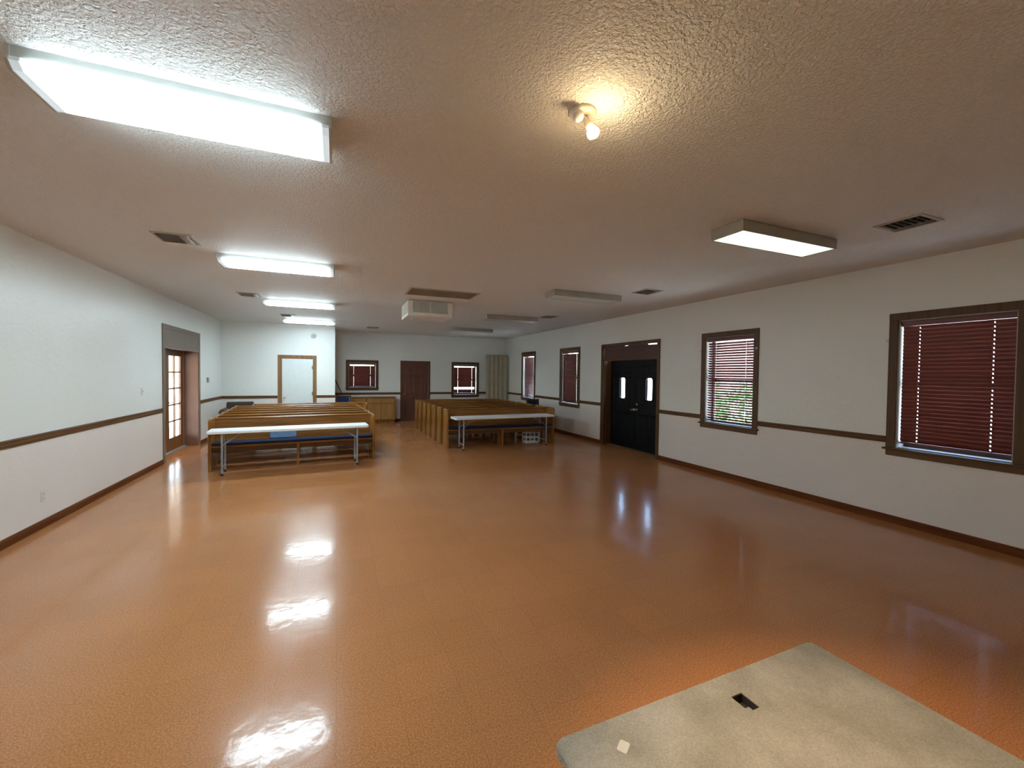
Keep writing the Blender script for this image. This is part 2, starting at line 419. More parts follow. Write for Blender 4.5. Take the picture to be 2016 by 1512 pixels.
holes_b = [(a + CW, b - CW, z0 + 0.09, z1 - CW) for a, b, z0, z1 in BW] + [(BD[0] + 0.07, BD[1] - 0.07, 0, 2.03)]
struct('wall_back', wall_mesh('Y', YB2, YB2 + WT, XRET - 0.12, XR + WT, 0, H, holes_b), M['wall'], 'grey lit back wall with brown door between two small windows', 'wall')
bm = nb(); box(bm, XL - 0.32, XR + WT, YF - 0.15, YF, 0, H)
struct('wall_front', bm, M['wall'], 'plain wall behind the camera', 'wall')

# chair rails and baseboards (one per wall)
def rail(name, axis, face, sgn, segs, lab, mat):
    bm = nb()
    prof = [(0, ZRAIL - 0.074), (0.014, ZRAIL - 0.074), (0.018, ZRAIL - 0.050), (0.018, ZRAIL - 0.026), (0.026, ZRAIL - 0.018), (0.026, ZRAIL - 0.004), (0.020, ZRAIL), (0, ZRAIL)]
    for a, b in segs:
        if axis == 'X': prism(bm, [(face + sgn * d, z) for d, z in prof], 'Y', a, b)
        else: prism(bm, [(face + sgn * d, z) for d, z in prof], 'X', a, b)
    struct(name, bm, mat, lab, 'chair rail')
def skirting(name, axis, face, sgn, segs, lab, mat):
    bm = nb()
    prof = [(0, 0), (0.014, 0), (0.014, ZBASE - 0.014), (0.008, ZBASE), (0, ZBASE)]
    for a, b in segs:
        if axis == 'X': prism(bm, [(face + sgn * d, z) for d, z in prof], 'Y', a, b)
        else: prism(bm, [(face + sgn * d, z) for d, z in prof], 'X', a, b)
    struct(name, bm, mat, lab, 'baseboard')
rail('trim_1', 'X', XL, 1, [(YF, 9.247), (11.44, YB1)], 'brown chair rail along the left wall', M['trim'])
rail('trim_2', 'Y', YB1, -1, [(XL, -1.530), (-0.540, XRET)], 'brown chair rail either side of the white door', M['trim_x'])
rail('trim_3', 'Y', YB2, -1, [(XRET, BD[0]), (BD[1], BW[1][0]), (BW[1][1], XR)], 'dark chair rail along the far back wall', M['trim_x'])
rail('trim_4', 'X', XR, -1, [(YF, 1.736), (2.826, 4.463), (5.553, 6.589), (8.597, 9.572), (10.662, 12.285), (13.375, YB2)], 'brown chair rail along the right wall between windows', M['trim'])
skirting('baseboard_left', 'X', XL, 1, [(YF, 9.247), (11.44, YB1)], 'red brown baseboard along the left wall', M['base'])
skirting('baseboard_back_left', 'Y', YB1, -1, [(XL, -1.530), (-0.540, XRET)], 'baseboard of the back wall with the white door', M['base'])
skirting('baseboard_back', 'Y', YB2, -1, [(XRET, BD[0]), (BD[1], XR)], 'baseboard of the far back wall', M['base'])
skirting('baseboard_right', 'X', XR, -1, [(YF, 6.589), (8.597, YB2)], 'dark red brown baseboard along the right wall', M['base'])

# ------------------------------------------------------------------ windows and blinds
# local frame of a window: x along the wall, +y towards outside, z up; origin at the wall face, floor level
def make_window(name, loc, rotz, w, z0, z1, label, pale=True):
    """w = opening width, z0/z1 = opening heights"""
    t = sthing(name, label, 'window', loc, rotz)
    h = w / 2
    bm = nb()
    box(bm, -h - CW, -h, -0.018, 0.0, z0, z1); box(bm, h, h + CW, -0.018, 0.0, z0, z1)
    box(bm, -h - CW, h + CW, -0.020, 0.0, z1, z1 + CW)
    obj('casing', bm, M['trim_z'], t, 0.004)
    bm = nb(); box(bm, -h - CW - 0.025, h + CW + 0.025, -0.045, 0.03, z0 - 0.022, z0)
    obj('window_sill', bm, M['trim_x'], t, 0.005)
    bm = nb(); box(bm, -h - CW, h + CW, -0.018, 0.0, z0 - 0.09, z0 - 0.022)
    obj('apron', bm, M['trim_x'], t, 0.004)
    bm = nb()                                              # pale jamb liner inside the opening
    d = 0.15
    box(bm, -h, -h + 0.012, 0.0, d, z0, z1); box(bm, h - 0.012, h, 0.0, d, z0, z1)
    box(bm, -h, h, 0.0, d, z1 - 0.012, z1); box(bm, -h, h, 0.03, d, z0, z0 + 0.012)
    obj('jamb_liner', bm, M['sash'], t)
    bm = nb()                                              # sash with meeting rail
    s = 0.045; zm = z0 + (z1 - z0) * 0.5
    box(bm, -h, -h + s, d, d + 0.04, z0, z1); box(bm, h - s, h, d, d + 0.04, z0, z1)
    box(bm, -h + s, h - s, d, d + 0.04, z0, z0 + s); box(bm, -h + s, h - s, d, d + 0.04, z1 - s, z1)
    box(bm, -h + s, h - s, d - 0.01, d + 0.05, zm - 0.03, zm + 0.03)
    obj('sash', bm, M['darksash'], t)
    bm = nb(); box(bm, -h + s, h - s, d + 0.018, d + 0.022, z0 + s, zm - 0.03); box(bm, -h + s, h - s, d + 0.018, d + 0.022, zm + 0.03, z1 - s)
    obj('glass', bm, M['glass'], t)
    return t

def make_blind(loc, rotz, w, z0, z1, tilt, label, lift=0.0, gap_top=0.0, skip=(), side=0.012, shift=0.0, droop=0.0):
    """wooden slat blind hanging in the opening; tilt = slat angle, positive drops the outer edge"""
    t = thing('window_blind', label, 'blind', loc, rotz, 'wooden window blinds')
    hw = w / 2 - 0.012 - side
    yc = 0.052
    top = z1 - 0.014
    bm = nb(); box(bm, -w / 2 + 0.015, w / 2 - 0.015, yc - 0.03, yc + 0.03, top - 0.055, top)
    obj('headrail', bm, M['slat'], t, 0.003)
    pitch = 0.0425; sw = 0.052; th = 0.0028
    cords = (-hw * 0.66, hw * 0.66)
    zt = top - 0.055 - gap_top - 0.022
    zb = z0 + 0.012 + 0.03 + lift
    n = int((zt - zb) / pitch)
    arc = [(-sw / 2 + sw * q / 6, -0.0055 * (1 - (q / 3 - 1) ** 2)) for q in range(7)]
    prof = arc + [(y, z + th) for y, z in arc[::-1]]
    bm = nb()
    for i in range(n + 1):
        if i in skip: continue
        z = zt - i * pitch
        m = Matrix.Translation((shift, yc, z)) @ Matrix.Rotation(R(-tilt + random.uniform(-1.5, 1.5)), 4, 'X') @ Matrix.Rotation(R(droop * random.uniform(0.4, 1)), 4, 'Y')
        xs = [-hw, cords[0] - 0.005, cords[0] + 0.005, cords[1] - 0.005, cords[1] + 0.005, hw]
        for k in range(5):
            if k in (1, 3):
                box(bm, xs[k], xs[k + 1], -sw / 2, -0.009, -0.004, -0.001, m); box(bm, xs[k], xs[k + 1], 0.009, sw / 2, -0.004, -0.001, m)
            else:
                prism(bm, prof, 'X', xs[k], xs[k + 1], m)
    obj('slats', bm, M['slat'], t)
    zbr = zt - (n + 1) * pitch + 0.012
    bm = nb(); box(bm, -hw + shift, hw + shift, yc - 0.026, yc + 0.026, zbr - 0.012, zbr + 0.006)
    obj('bottom_rail', bm, M['slat'], t, 0.003)
    for cx in cords:
        bm = nb()
        tube(bm, (cx + shift, yc - 0.030, zbr), (cx + shift, yc - 0.030, top - 0.05), 0.0012, seg=5)
        tube(bm, (cx + shift, yc + 0.030, zbr), (cx + shift, yc + 0.030, top - 0.05), 0.0012, seg=5)
        obj('ladder_cord', bm, M['darksash'], t)
    return t

RROT = -PI / 2     # right wall: local +y -> world +x, local x -> world -y
names = ['widest and closest to the camera on the right wall', 'second along the right wall, green showing between slats', 'third along the right wall beyond the black doors', 'farthest on the right wall, beside the beige partition']
blabels = ['closed mahogany slat blind in the big near right window', 'half open blind with green garden showing through its slats',
           'tightly closed dark purple brown blind just beyond the black doors', 'reddish blind in the farthest right wall window']
tilts = [66, 38, 74, 55]
for i, (a, b) in enumerate(WIN_R):
    yc_ = (a + b) / 2; w = b - a - 2 * CW
    make_window('window_%d' % (i + 1), (XR, yc_, 0), RROT, w, WZ0, WZ1, 'brown cased window ' + names[i])
    make_blind((XR, yc_, 0), RROT, w, WZ0, WZ1, tilts[i], blabels[i],
               lift=[0.02, 0.0, 0.0, 0.01][i], gap_top=[0.004, 0.02, 0.02, 0.025][i], side=[0.012, 0.010, 0.004, 0.018][i],
               shift=[0.0, 0.0, 0.002, 0.012][i], droop=[0.15, 0.1, 0.1, 0.1][i])
for i, (a, b, z0, z1) in enumerate(BW):
    xc = (a + b) / 2; w = b - a - 2 * CW
    make_window('window_%d' % (i + 5), (xc, YB2, 0), 0.0, w, z0 + 0.09, z1 - CW,
                ['small square back wall window above the wooden cabinet', 'back wall window right of the brown door'][i])
    make_blind((xc, YB2, 0), 0.0, w, z0 + 0.09, z1 - CW, [64, 66][i],
               ['short reddish blind above the wooden cabinet', 'dark blind with a bright gap near its bottom, right of brown door'][i],
               lift=0.02, gap_top=0.04, skip=[(), (17, 18)][i], side=0.018, shift=-0.006)

# ------------------------------------------------------------------ doors
# black double doors in the right wall
d4 = sthing('door_4', 'black double doors with two narrow lit glass panes under a brown panel', 'door', (XR, (DD[0] + DD[1]) / 2, 0), RROT)
ow = DD[1] - DD[0]; oh = ow / 2
bm = nb()
box(bm, -oh - 0.076, -oh, -0.020, 0, 0, 2.345); box(bm, oh, oh + 0.076, -0.020, 0, 0, 2.345)
box(bm, -oh - 0.076, oh + 0.076, -0.022, 0, 2.345, 2.42)
obj('casing', bm, M['trim_z'], d4, 0.004)
bm = nb(); box(bm, -oh, -oh + 0.02, 0, 0.28, 0, 2.345); box(bm, oh - 0.02, oh, 0, 0.28, 0, 2.345)
obj('jamb', bm, M['trim_z'], d4)
bm = nb(); box(bm, -oh + 0.02, oh - 0.02, 0.19, 0.28, 2.045, 2.10)
obj('head_jamb', bm, M['trim_x'], d4)
bm = nb()        # panel over the doors, with two slits cut in its top edge and one at its left edge
W0, W1 = -oh + 0.020, oh - 0.020
prism(bm, [(W0 + 0.016, 2.03), (W1, 2.03), (W1, 2.318), (W1 - 0.03, 2.318), (W1 - 0.27, 2.326), (W1 - 0.30, 2.345), (0.0, 2.345), (-0.02, 2.338), (-0.13, 2.338), (-0.15, 2.345),
           (W0, 2.345), (W0, 2.315), (W0 + 0.016, 2.315), (W0 + 0.014, 2.12), (W0, 2.10), (W0, 2.03)][::1], 'Y', 0.004, 0.022)
obj('overdoor_panel', bm, M['mahogany'], d4)
bm = nb(); box(bm, W0, W1, 0.0, 0.030, 2.018, 2.045)
obj('panel_edge', bm, M['trim_x'], d4, 0.004)
bm = nb(); box(bm, W0, W1, 0.225, 0.235, 2.10, 2.345)
obj('transom_glass', bm, M['glass'], d4)
bm = nb(); box(bm, W0, W1, 0.14, 0.28, 0.0, 0.018)
obj('threshold', bm, M['trim_x'], d4, 0.004)

def door_leaf(parent, x0, x1, hinge):
    lw = x1 - x0; cx = (x0 + x1) / 2
    bm = nb(); y0, y1 = 0.215, 0.26
    gl = (cx - 0.10, cx + 0.10, 1.145, 1.625)
    for (p, q, r_, s_) in ((x0, gl[0], 0.02, 2.045), (gl[1], x1, 0.02, 2.045), (gl[0], gl[1], 0.02, gl[2]), (gl[0], gl[1], gl[3], 2.045)):
        box(bm, p, q, y0, y1, r_, s_)
    bmesh.ops.remove_doubles(bm, verts=bm.verts, dist=1e-5)
    lf = obj('leaf', bm, M['blackdoor'], parent)
    bm = nb()    # rim with rounded corners round the pane
    pts_o = rrect(gl[0] - 0.03, gl[1] + 0.03, gl[2] - 0.03, gl[3] + 0.03, 0.05); pts_i = rrect(gl[0], gl[1], gl[2], gl[3], 0.045)
    vo = [bm.verts.new((p[0], y0 - 0.012, p[1])) for p in pts_o]; vi = [bm.verts.new((p[0], y0 - 0.012, p[1])) for p in pts_i]
    wo = [bm.verts.new((p[0], y0 + 0.002, p[1])) for p in pts_o]; wi = [bm.verts.new((p[0], y0 + 0.03, p[1])) for p in pts_i]
    n = len(pts_o)
    for i in range(n):
        j = (i + 1) % n
        bm.faces.new((vo[i], vo[j], vi[j], vi[i])); bm.faces.new((wo[i], wo[j], vo[j], vo[i])); bm.faces.new((vi[i], vi[j], wi[j], wi[i]))
        # corner fill between the round rim and the square cut-out
    for cxn, czn, rng in ((gl[1], gl[2], range(0, 6)), (gl[1], gl[3], range(6, 12)), (gl[0], gl[3], range(12, 18)), (gl[0], gl[2], range(18, 24))):
        cv = bm.verts.new((cxn, y0 + 0.03, czn)); idx = list(rng)
        for a, b in zip(idx, idx[1:]): bm.faces.new((wi[a], wi[b], cv))
    obj('pane_rim', bm, M['blackdoor'], lf, smooth=False)
    bm = nb(); box(bm, gl[0], gl[1], y0 + 0.02, y0 + 0.026, gl[2], gl[3]); obj('pane', bm, M['glass'], lf)
    def panel(p0, p1, q0, q1):
        bm = nb(); i = 0.03
        o_ = [(p0, q0), (p1, q0), (p1, q1), (p0, q1)]; n_ = [(p0 + i, q0 + i), (p1 - i, q0 + i), (p1 - i, q1 - i), (p0 + i, q1 - i)]
        m_ = [(p0 + i / 2, q0 + i / 2), (p1 - i / 2, q0 + i / 2), (p1 - i / 2, q1 - i / 2), (p0 + i / 2, q1 - i / 2)]
        V = lambda L, y: [bm.verts.new((a, y, b)) for a, b in L]
        A, Bm, Cc = V(o_, y0 - 0.001), V(m_, y0 - 0.014), V(n_, y0 - 0.006)
        for i_ in range(4):
            j = (i_ + 1) % 4; bm.faces.new((A[i_], A[j], Bm[j], Bm[i_])); bm.faces.new((Bm[i_], Bm[j], Cc[j], Cc[i_]))
        bm.faces.new(Cc); obj('moulded_panel', bm, M['blackdoor'], lf)
    s = 0.11
    panel(x0 + s, cx - 0.03, 1.70, 1.90); panel(cx + 0.03, x1 - s, 1.70, 1.90)
    panel(x0 + s, gl[0] - 0.05, 1.02, 1.64); panel(gl[1] + 0.05, x1 - s, 1.02, 1.64)
    panel(x0 + s, cx - 0.03, 0.18, 0.82); panel(cx + 0.03, x1 - s, 0.18, 0.82)
    return lf
lfA = door_leaf(d4, W0 + 0.002, -0.002, 'l')
lfB = door_leaf(d4, 0.002, W1 - 0.002, 'r')
ROTY = Matrix.Rotation(R(90), 4, 'X')     # lathe axis from z to -y
for kx, kz, r in ((0.065, 0.915, 0.028), (-0.055, 0.905, 0.024)):
    bm = nb(); lathe(bm, [(0, 0), (r * 1.1, 0), (r * 1.1, 0.008), (0.010, 0.012), (0.010, 0.035), (r * 0.8, 0.045), (r, 0.060), (r * 0.7, 0.074), (0, 0.076)], Matrix.Translation((kx, 0.214, kz)) @ ROTY)
    obj('door_knob', bm, M['chrome'], lfB if kx > 0 else lfA, smooth=True)
bm = nb(); lathe(bm, [(0, 0), (0.032, 0), (0.030, 0.014), (0.012, 0.016), (0.012, 0.024), (0, 0.026)], Matrix.Translation((0.065, 0.214, 1.035)) @ ROTY)
obj('deadbolt', bm, M['chrome'], lfB, smooth=True)

# french door recess in the left wall (local +y -> world -x)
LROT = PI / 2
d1 = sthing('door_1', 'glazed french doors set deep in a brown recess in the left wall', 'door', (XL, (FD[0] + FD[1]) / 2, 0), LROT)
fh = (FD[1] - FD[0]) / 2
bm = nb(); box(bm, -fh - 0.085, -fh, -0.018, 0, 0, 2.43); box(bm, fh, fh + 0.072, -0.018, 0, 0, 2.43); box(bm, -fh - 0.085, fh + 0.072, -0.018, 0, 2.43, 2.51)
obj('casing', bm, M['taupe'], d1, 0.003)
bm = nb(); box(bm, -fh, fh, -0.012, 0.012, 2.085, 2.43)
obj('overdoor_panel', bm, M['taupe'], d1)
bm = nb(); box(bm, -fh, -fh + 0.018, 0, 0.31, 0, 2.10); box(bm, fh - 0.018, fh, 0, 0.31, 0, 2.10); box(bm, -fh, fh, 0.012, 0.31, 2.10, 2.13)
obj('jamb', bm, M['jamb'], d1)
bm = nb(); box(bm, -fh + 0.018, fh - 0.018, 0.225, 0.32, 0, 0.022)
obj('threshold', bm, M['alum'], d1, 0.004)
bm = nb(); box(bm, fh - 0.040, fh - 0.018, 0.262, 0.31, 0.022, 2.10); box(bm, -fh + 0.018, -fh + 0.040, 0.262, 0.31, 0.022, 2.10)
obj('door_stop', bm, M['sash'], d1)
def french_leaf(x0, x1):
    bm = nb(); y0, y1 = 0.270, 0.310
    gx0, gx1, gz0, gz1 = x0 + 0.115, x1 - 0.155, 0.285, 1.975
    box(bm, x0, gx0, y0, y1, 0.026, 2.10); box(bm, gx1, x1, y0, y1, 0.026, 2.10)
    box(bm, gx0, gx1, y0, y1, 0.026, gz0); box(bm, gx0, gx1, y0, y1, gz1, 2.10)
    lf = obj('leaf', bm, M['french'], d1, 0.003)
    bm = nb(); mx = (gx0 + gx1) / 2
    box(bm, mx - 0.020, mx + 0.020, y0 + 0.004, y1 - 0.004, gz0, gz1)
    for k in range(1, 5):
        z = gz0 + (gz1 - gz0) * k / 5; box(bm, gx0, gx1, y0 + 0.005, y1 - 0.005, z - 0.014, z + 0.014)
    obj('glazing_bars', bm, M['french'], lf)
    bm = nb(); box(bm, gx0, gx1, y0 + 0.018, y0 + 0.022, gz0, gz1); obj('glass', bm, M['glass'], lf)
    return lf
f1 = french_leaf(-fh + 0.042, 0.012)
f2 = french_leaf(0.018, fh - 0.042)
bm = nb(); box(bm, 0.045, 0.085, 0.262, 0.270, 0.93, 1.12); tube(bm, (0.065, 0.262, 1.02), (0.065, 0.215, 1.02), 0.010); tube(bm, (0.065, 0.218, 1.02), (0.165, 0.218, 1.02), 0.009)
obj('door_handle', bm, M['brass'], f2)

# white slab door in the nearer back wall
d2 = sthing('door_2', 'plain white door in an oak frame on the bright back wall', 'door', ((WD[0] + WD[1]) / 2, YB1, 0), 0.0)
wh = (WD[1] - WD[0]) / 2
bm = nb(); box(bm, -wh - 0.088, -wh, -0.020, 0, 0, 2.055); box(bm, wh, wh + 0.082, -0.020, 0, 0, 2.055); box(bm, -wh - 0.088, wh + 0.082, -0.022, 0, 2.055, 2.145)
obj('door_frame', bm, M['doorframe'], d2, 0.004)
bm = nb(); box(bm, -wh, -wh + 0.015, 0, 0.12, 0, 2.055); box(bm, wh - 0.015, wh, 0, 0.12, 0, 2.055); box(bm, -wh, wh, 0, 0.12, 2.04, 2.055)
obj('jamb', bm, M['doorframe'], d2)
bm = nb(); box(bm, -wh + 0.017, wh - 0.017, 0.006, 0.046, 0.012, 2.037)
leafw = obj('leaf', bm, M['whitedoor'], d2, 0.002)
bm = nb(); lathe(bm, [(0, 0), (0.033, 0), (0.031, 0.008), (0.012, 0.012), (0.012, 0.035), (0.026, 0.046), (0.028, 0.060), (0.018, 0.070), (0, 0.072)], Matrix.Translation((-wh + 0.075, 0.006, 0.945)) @ ROTY)
obj('door_knob', bm, M['chrome'], leafw, smooth=True)
for hz in (0.28, 1.05, 1.80):
    bm = nb(); tube(bm, (wh - 0.016, -0.008, hz - 0.05), (wh - 0.016, -0.008, hz + 0.05), 0.008); box(bm, wh - 0.045, wh - 0.016, 0.0, 0.006, hz - 0.05, hz + 0.05)
    obj('hinge', bm, M['brass'], leafw)

# dark brown panelled door in the far wall
d3 = sthing('door_3', 'dark brown panelled door on the far wall between two windows', 'door', ((BD[0] + BD[1]) / 2, YB2, 0), 0.0)
bh = (BD[1] - BD[0]) / 2
bm = nb(); box(bm, -bh, -bh + 0.07, -0.020, 0, 0, 2.03); box(bm, bh - 0.07, bh, -0.020, 0, 0, 2.03); box(bm, -bh, bh, -0.022, 0, 2.03, 2.10)
obj('casing', bm, M['browndoor'], d3, 0.004)
bm = nb(); box(bm, -bh + 0.07, bh - 0.07, 0.012, 0.055, 0.0, 2.03)
lf3 = obj('leaf', bm, M['browndoor'], d3)
for (p, q) in ((-0.36, -0.045), (0.045, 0.36)):
    for (z0, z1) in ((0.20, 0.78), (0.92, 1.52), (1.64, 1.88)):
        bm = nb(); i = 0.028
        A = [bm.verts.new((a, 0.011, b)) for a, b in ((p, z0), (q, z0), (q, z1), (p, z1))]
        Bv = [bm.verts.new((a, -0.002, b)) for a, b in ((p + i / 2, z0 + i / 2), (q - i / 2, z0 + i / 2), (q - i / 2, z1 - i / 2), (p + i / 2, z1 - i / 2))]
        Cv = [bm.verts.new((a, 0.006, b)) for a, b in ((p + i, z0 + i), (q - i, z0 + i), (q - i, z1 - i), (p + i, z1 - i))]
        for k in range(4):
            j = (k + 1) % 4; bm.faces.new((A[k], A[j], Bv[j], Bv[k])); bm.faces.new((Bv[k], Bv[j], Cv[j], Cv[k]))
        bm.faces.new(Cv); obj('moulded_panel', bm, M['browndoor'], lf3)
bm = nb(); lathe(bm, [(0, 0), (0.030, 0), (0.010, 0.010), (0.010, 0.030), (0.027, 0.042), (0.024, 0.064), (0, 0.068)], Matrix.Translation((-0.375, 0.012, 0.95)) @ ROTY)
obj('door_knob', bm, M['brass'], lf3, smooth=True)
bm = nb(); lathe(bm, [(0, 0), (0.024, 0), (0.024, 0.012), (0, 0.014)], Matrix.Translation((0.0, 0.012, 1.57)) @ ROTY)
obj('viewer', bm, M['blackrubber'], lf3, smooth=True)

# ------------------------------------------------------------------ pews
PL, PD = 2.66, 0.47
def make_pew(label, group):
    t = thing('church_pew', label, 'pew', (0, 0, 0), 0, group)
    for s in (-1, 1):
        bm = nb()
        x = s * (PL / 2 - 0.0225)
        r = 0.055
        pts = [(0.0, 0.0), (PD, 0.0), (PD, 0.87 - r)] + [(PD - r + r * math.cos(R(a)), 0.87 - r + r * math.sin(R(a))) for a in (30, 60, 90)] + \
              [(0.10, 0.868)] + [(0.055 + 0.055 * math.cos(R(a)), 0.812 + 0.055 * math.sin(R(a))) for a in (90, 120, 150, 180)]
        prism(bm, pts, 'X', x - 0.0225, x + 0.0225)
        obj('end_panel', bm, M['oak_up'], t, 0.006)
    hx = PL / 2 - 0.045
    bm = nb(); prism(bm, [(0.015, 0.385), (0.40, 0.365), (0.40, 0.390), (0.015, 0.420)], 'X', -hx, hx)
    obj('seat', bm, M['oak'], t, 0.006)
    bm = nb(); box(bm, -hx, hx, 0.060, 0.080, 0.30, 0.382); obj('apron', bm, M['trim_x'], t, 0.003)
    bm = nb(); prism(bm, [(0.020, 0.422), (0.372, 0.394), (0.372, 0.440), (0.34, 0.452), (0.05, 0.472), (0.020, 0.460)], 'X', -hx + 0.005, hx - 0.005)
    obj('cushion', bm, M['bluefabric'], t, 0.008)
    bm = nb(); prism(bm, [(0.376, 0.36), (0.401, 0.36), (0.452, 0.835), (0.427, 0.835)], 'X', -hx, hx)
    obj('backrest', bm, M['oak'], t, 0.003)
    bm = nb()
    c = (0.437, 0.838); pts = [(c[0] + 0.030 * math.cos(R(a)), c[1] + 0.022 * math.sin(R(a))) for a in range(0, 360, 30)]
    prism(bm, pts, 'X', -hx, hx); obj('top_rail', bm, M['oak'], t, smooth=False)
    bm = nb(); prism(bm, [(0.03, 0.0), (0.36, 0.0), (0.36, 0.367), (0.03, 0.384)], 'X', -0.02, 0.02)
    obj('center_leg', bm, M['oak_up'], t, 0.004)
    return t
ords = ['front', 'second', 'third', 'fourth', 'fifth', 'sixth', 'last']
pew0 = make_pew('front oak pew of the right block, blue seat facing the camera', 'pews of the right block')
a = R(-1.9)
for k in range(7):
    loc = (3.585 - 0.006 * k, 9.060 + 0.595 * k, 0)
    if k == 0: pew0.location = loc; pew0.rotation_euler = (0, 0, a)
    else: dup(pew0, loc, a, '%s oak pew from the front in the right block' % ords[k] if k < 6 else 'rearmost oak pew of the right block, nearest the far wall', 'pews of the right block')
a = R(4.2)
for k in range(7):
    loc = (-0.640 - 0.036 * k + (0.30 if k == 6 else 0), 8.395 + 0.562 * k, 0)
    lab = 'front oak pew of the left block, pale blue cushion on its seat' if k == 0 else ('rearmost oak pew of the left block, sticking out toward the aisle' if k == 6 else '%s oak pew from the front in the left block' % ords[k])
    dup(pew0, loc, a, lab, 'pews of the left block')

# cushion leaning on the front left pew
a = R(4.2)
bm = nb(); prism(bm, rrect(-0.215, 0.215, 0.0, 0.165, 0.03), 'Y', 0.0, 0.055)
o = obj('cushion', bm, M['paleblue'], None, 0.012); o.location = (-0.905, 8.70, 0.462); o.rotation_euler = (R(-8), 0, a)
tag(o, 'pale blue cushion propped on the front left pew under the white table', 'cushion')

# crate under the front right pew
t = thing('storage_crate', 'small white plastic crate on the floor under the front right pew', 'crate', (4.42, 9.335, 0), R(-2))
bm = nb()
for z0, z1 in ((0.0, 0.03), (0.12, 0.145), (0.235, 0.265)):
    box(bm, -0.17, 0.17, -0.11, -0.10, z0, z1); box(bm, -0.17, 0.17, 0.10, 0.11, z0, z1); box(bm, -0.17, -0.16, -0.10, 0.10, z0, z1); box(bm, 0.16, 0.17, -0.10, 0.10, z0, z1)
for x in (-0.165, -0.06, 0.06, 0.165):
    for y in (-0.105, 0.105): box(bm, x - 0.008, x + 0.008, y - 0.0045, y + 0.0045, 0.03, 0.235)
obj('lattice', bm, M['crate'], t)
bm = nb(); box(bm, -0.158, 0.158, -0.098, 0.098, 0.002, 0.012); obj('bottom', bm, M['crate'], t)

# ------------------------------------------------------------------ folding tables
def make_table(label, loc, rz):
    t = thing('folding_table', label, 'table', loc, rz, 'white folding tables before the pews')
    LX, WY, T = 2.44, 0.457, 0.72
    bm = nb(); prism(bm, rrect(-LX / 2, LX / 2, -WY / 2, WY / 2, 0.05, 6), 'Z', T - 0.045, T)
    obj('tabletop', bm, M['tabletop'], t, 0.010, seg=3)
    for s in (-1, 1):
        x = s * (LX / 2 - 0.20)
        for q in (-1, 1):
            bm = nb(); y = q * 0.165
            tube(bm, (x, y, 0.03), (x, y, T - 0.045), 0.0155)
            lg = obj('leg', bm, M['greymetal'], t, smooth=False)
            bm = nb(); tube(bm, (x, y, 0.0), (x, y, 0.035), 0.017, 0.018); obj('foot', bm, M['blackrubber'], lg)
        for zc in (0.12, T - 0.055):
            bm = nb(); tube(bm, (x, -0.165, zc), (x, 0.165, zc), 0.010); obj('cross_bar', bm, M['greymetal'], t)
        for q in (-1, 1):
            bm = nb(); tube(bm, (x, q * 0.135, T - 0.24), (x - s * 0.27, q * 0.05, T - 0.05), 0.008)
            obj('brace', bm, M['greymetal'], t)
    return t
tb = make_table('long narrow white folding table in front of the left pews', (-0.685, 8.165, 0), R(4.75))
dup(tb, (3.565, 8.965, 0), R(1.4), 'long narrow white folding table in front of the right pews')

# ------------------------------------------------------------------ ceiling lights
def wrap_light(label, loc):
    t = thing('ceiling_light', label, 'ceiling light', loc, 0, 'lit fluorescent lights of the left row')
    bm = nb(); box(bm, -0.605, 0.605, -0.170, 0.170, -0.050, 0.0); obj('pan', bm, M['fixture'], t)
    bm = nb(); prism(bm, [(-0.176, -0.050), (-0.181, -0.068), (-0.150, -0.093), (0.150, -0.093), (0.181, -0.068), (0.176, -0.050)], 'X', -0.600, 0.600)
    obj('lens', bm, M['lens'], t)
    for s in (-1, 1):
        bm = nb(); prism(bm, [(-0.173, 0.0), (-0.175, -0.045), (-0.186, -0.068), (-0.154, -0.098), (0.154, -0.098), (0.186, -0.068), (0.175, -0.045), (0.173, 0.0)], 'X', s * 0.600 - (0.0 if s > 0 else 0.012), s * 0.600 + (0.012 if s > 0 else 0.0))
        obj('end_cap', bm, M['fixture'], t)
    return t
FX = -0.640
w0 = wrap_light('lit fluorescent ceiling light, largest, overhead at upper left', (FX, 2.585, H))
for y, l in ((5.83, 'second lit fluorescent ceiling light in the left row'), (8.93, 'third lit fluorescent ceiling light in the left row'), (11.93, 'farthest lit fluorescent ceiling light, before the white door wall')):
    dup(w0, (FX, y, H), 0, l)

def box_light(label, loc, lens, grp):
    t = thing('ceiling_light', label, 'ceiling light', loc, 0, grp)
    bm = nb(); box(bm, -0.62, 0.62, -0.155, 0.155, -0.020, 0.0)
    box(bm, -0.63, -0.615, -0.165, 0.165, -0.098, -0.006); box(bm, 0.615, 0.63, -0.165, 0.165, -0.098, -0.006)
    box(bm, -0.615, 0.615, -0.165, -0.152, -0.098, -0.012); box(bm, -0.615, 0.615, 0.152, 0.165, -0.098, -0.012)
    obj('housing', bm, M['fixture_old'], t)
    bm = nb(); box(bm, -0.615, 0.615, -0.152, 0.152, -0.096, -0.090); obj('lens', bm, lens, t)
    return t
box_light('dimly glowing box light on the right of the ceiling, nearest the camera', (3.775, 2.69, H), M['dimlens'], 'box lights of the right row')
b0 = box_light('unlit box ceiling light, second in the right row', (3.745, 5.93, H), M['offlens'], 'box lights of the right row')
dup(b0, (3.72, 9.02, H), 0, 'unlit box ceiling light, third in the right row')
dup(b0, (3.66, 11.93, H), 0, 'unlit box ceiling light, farthest in the right row')

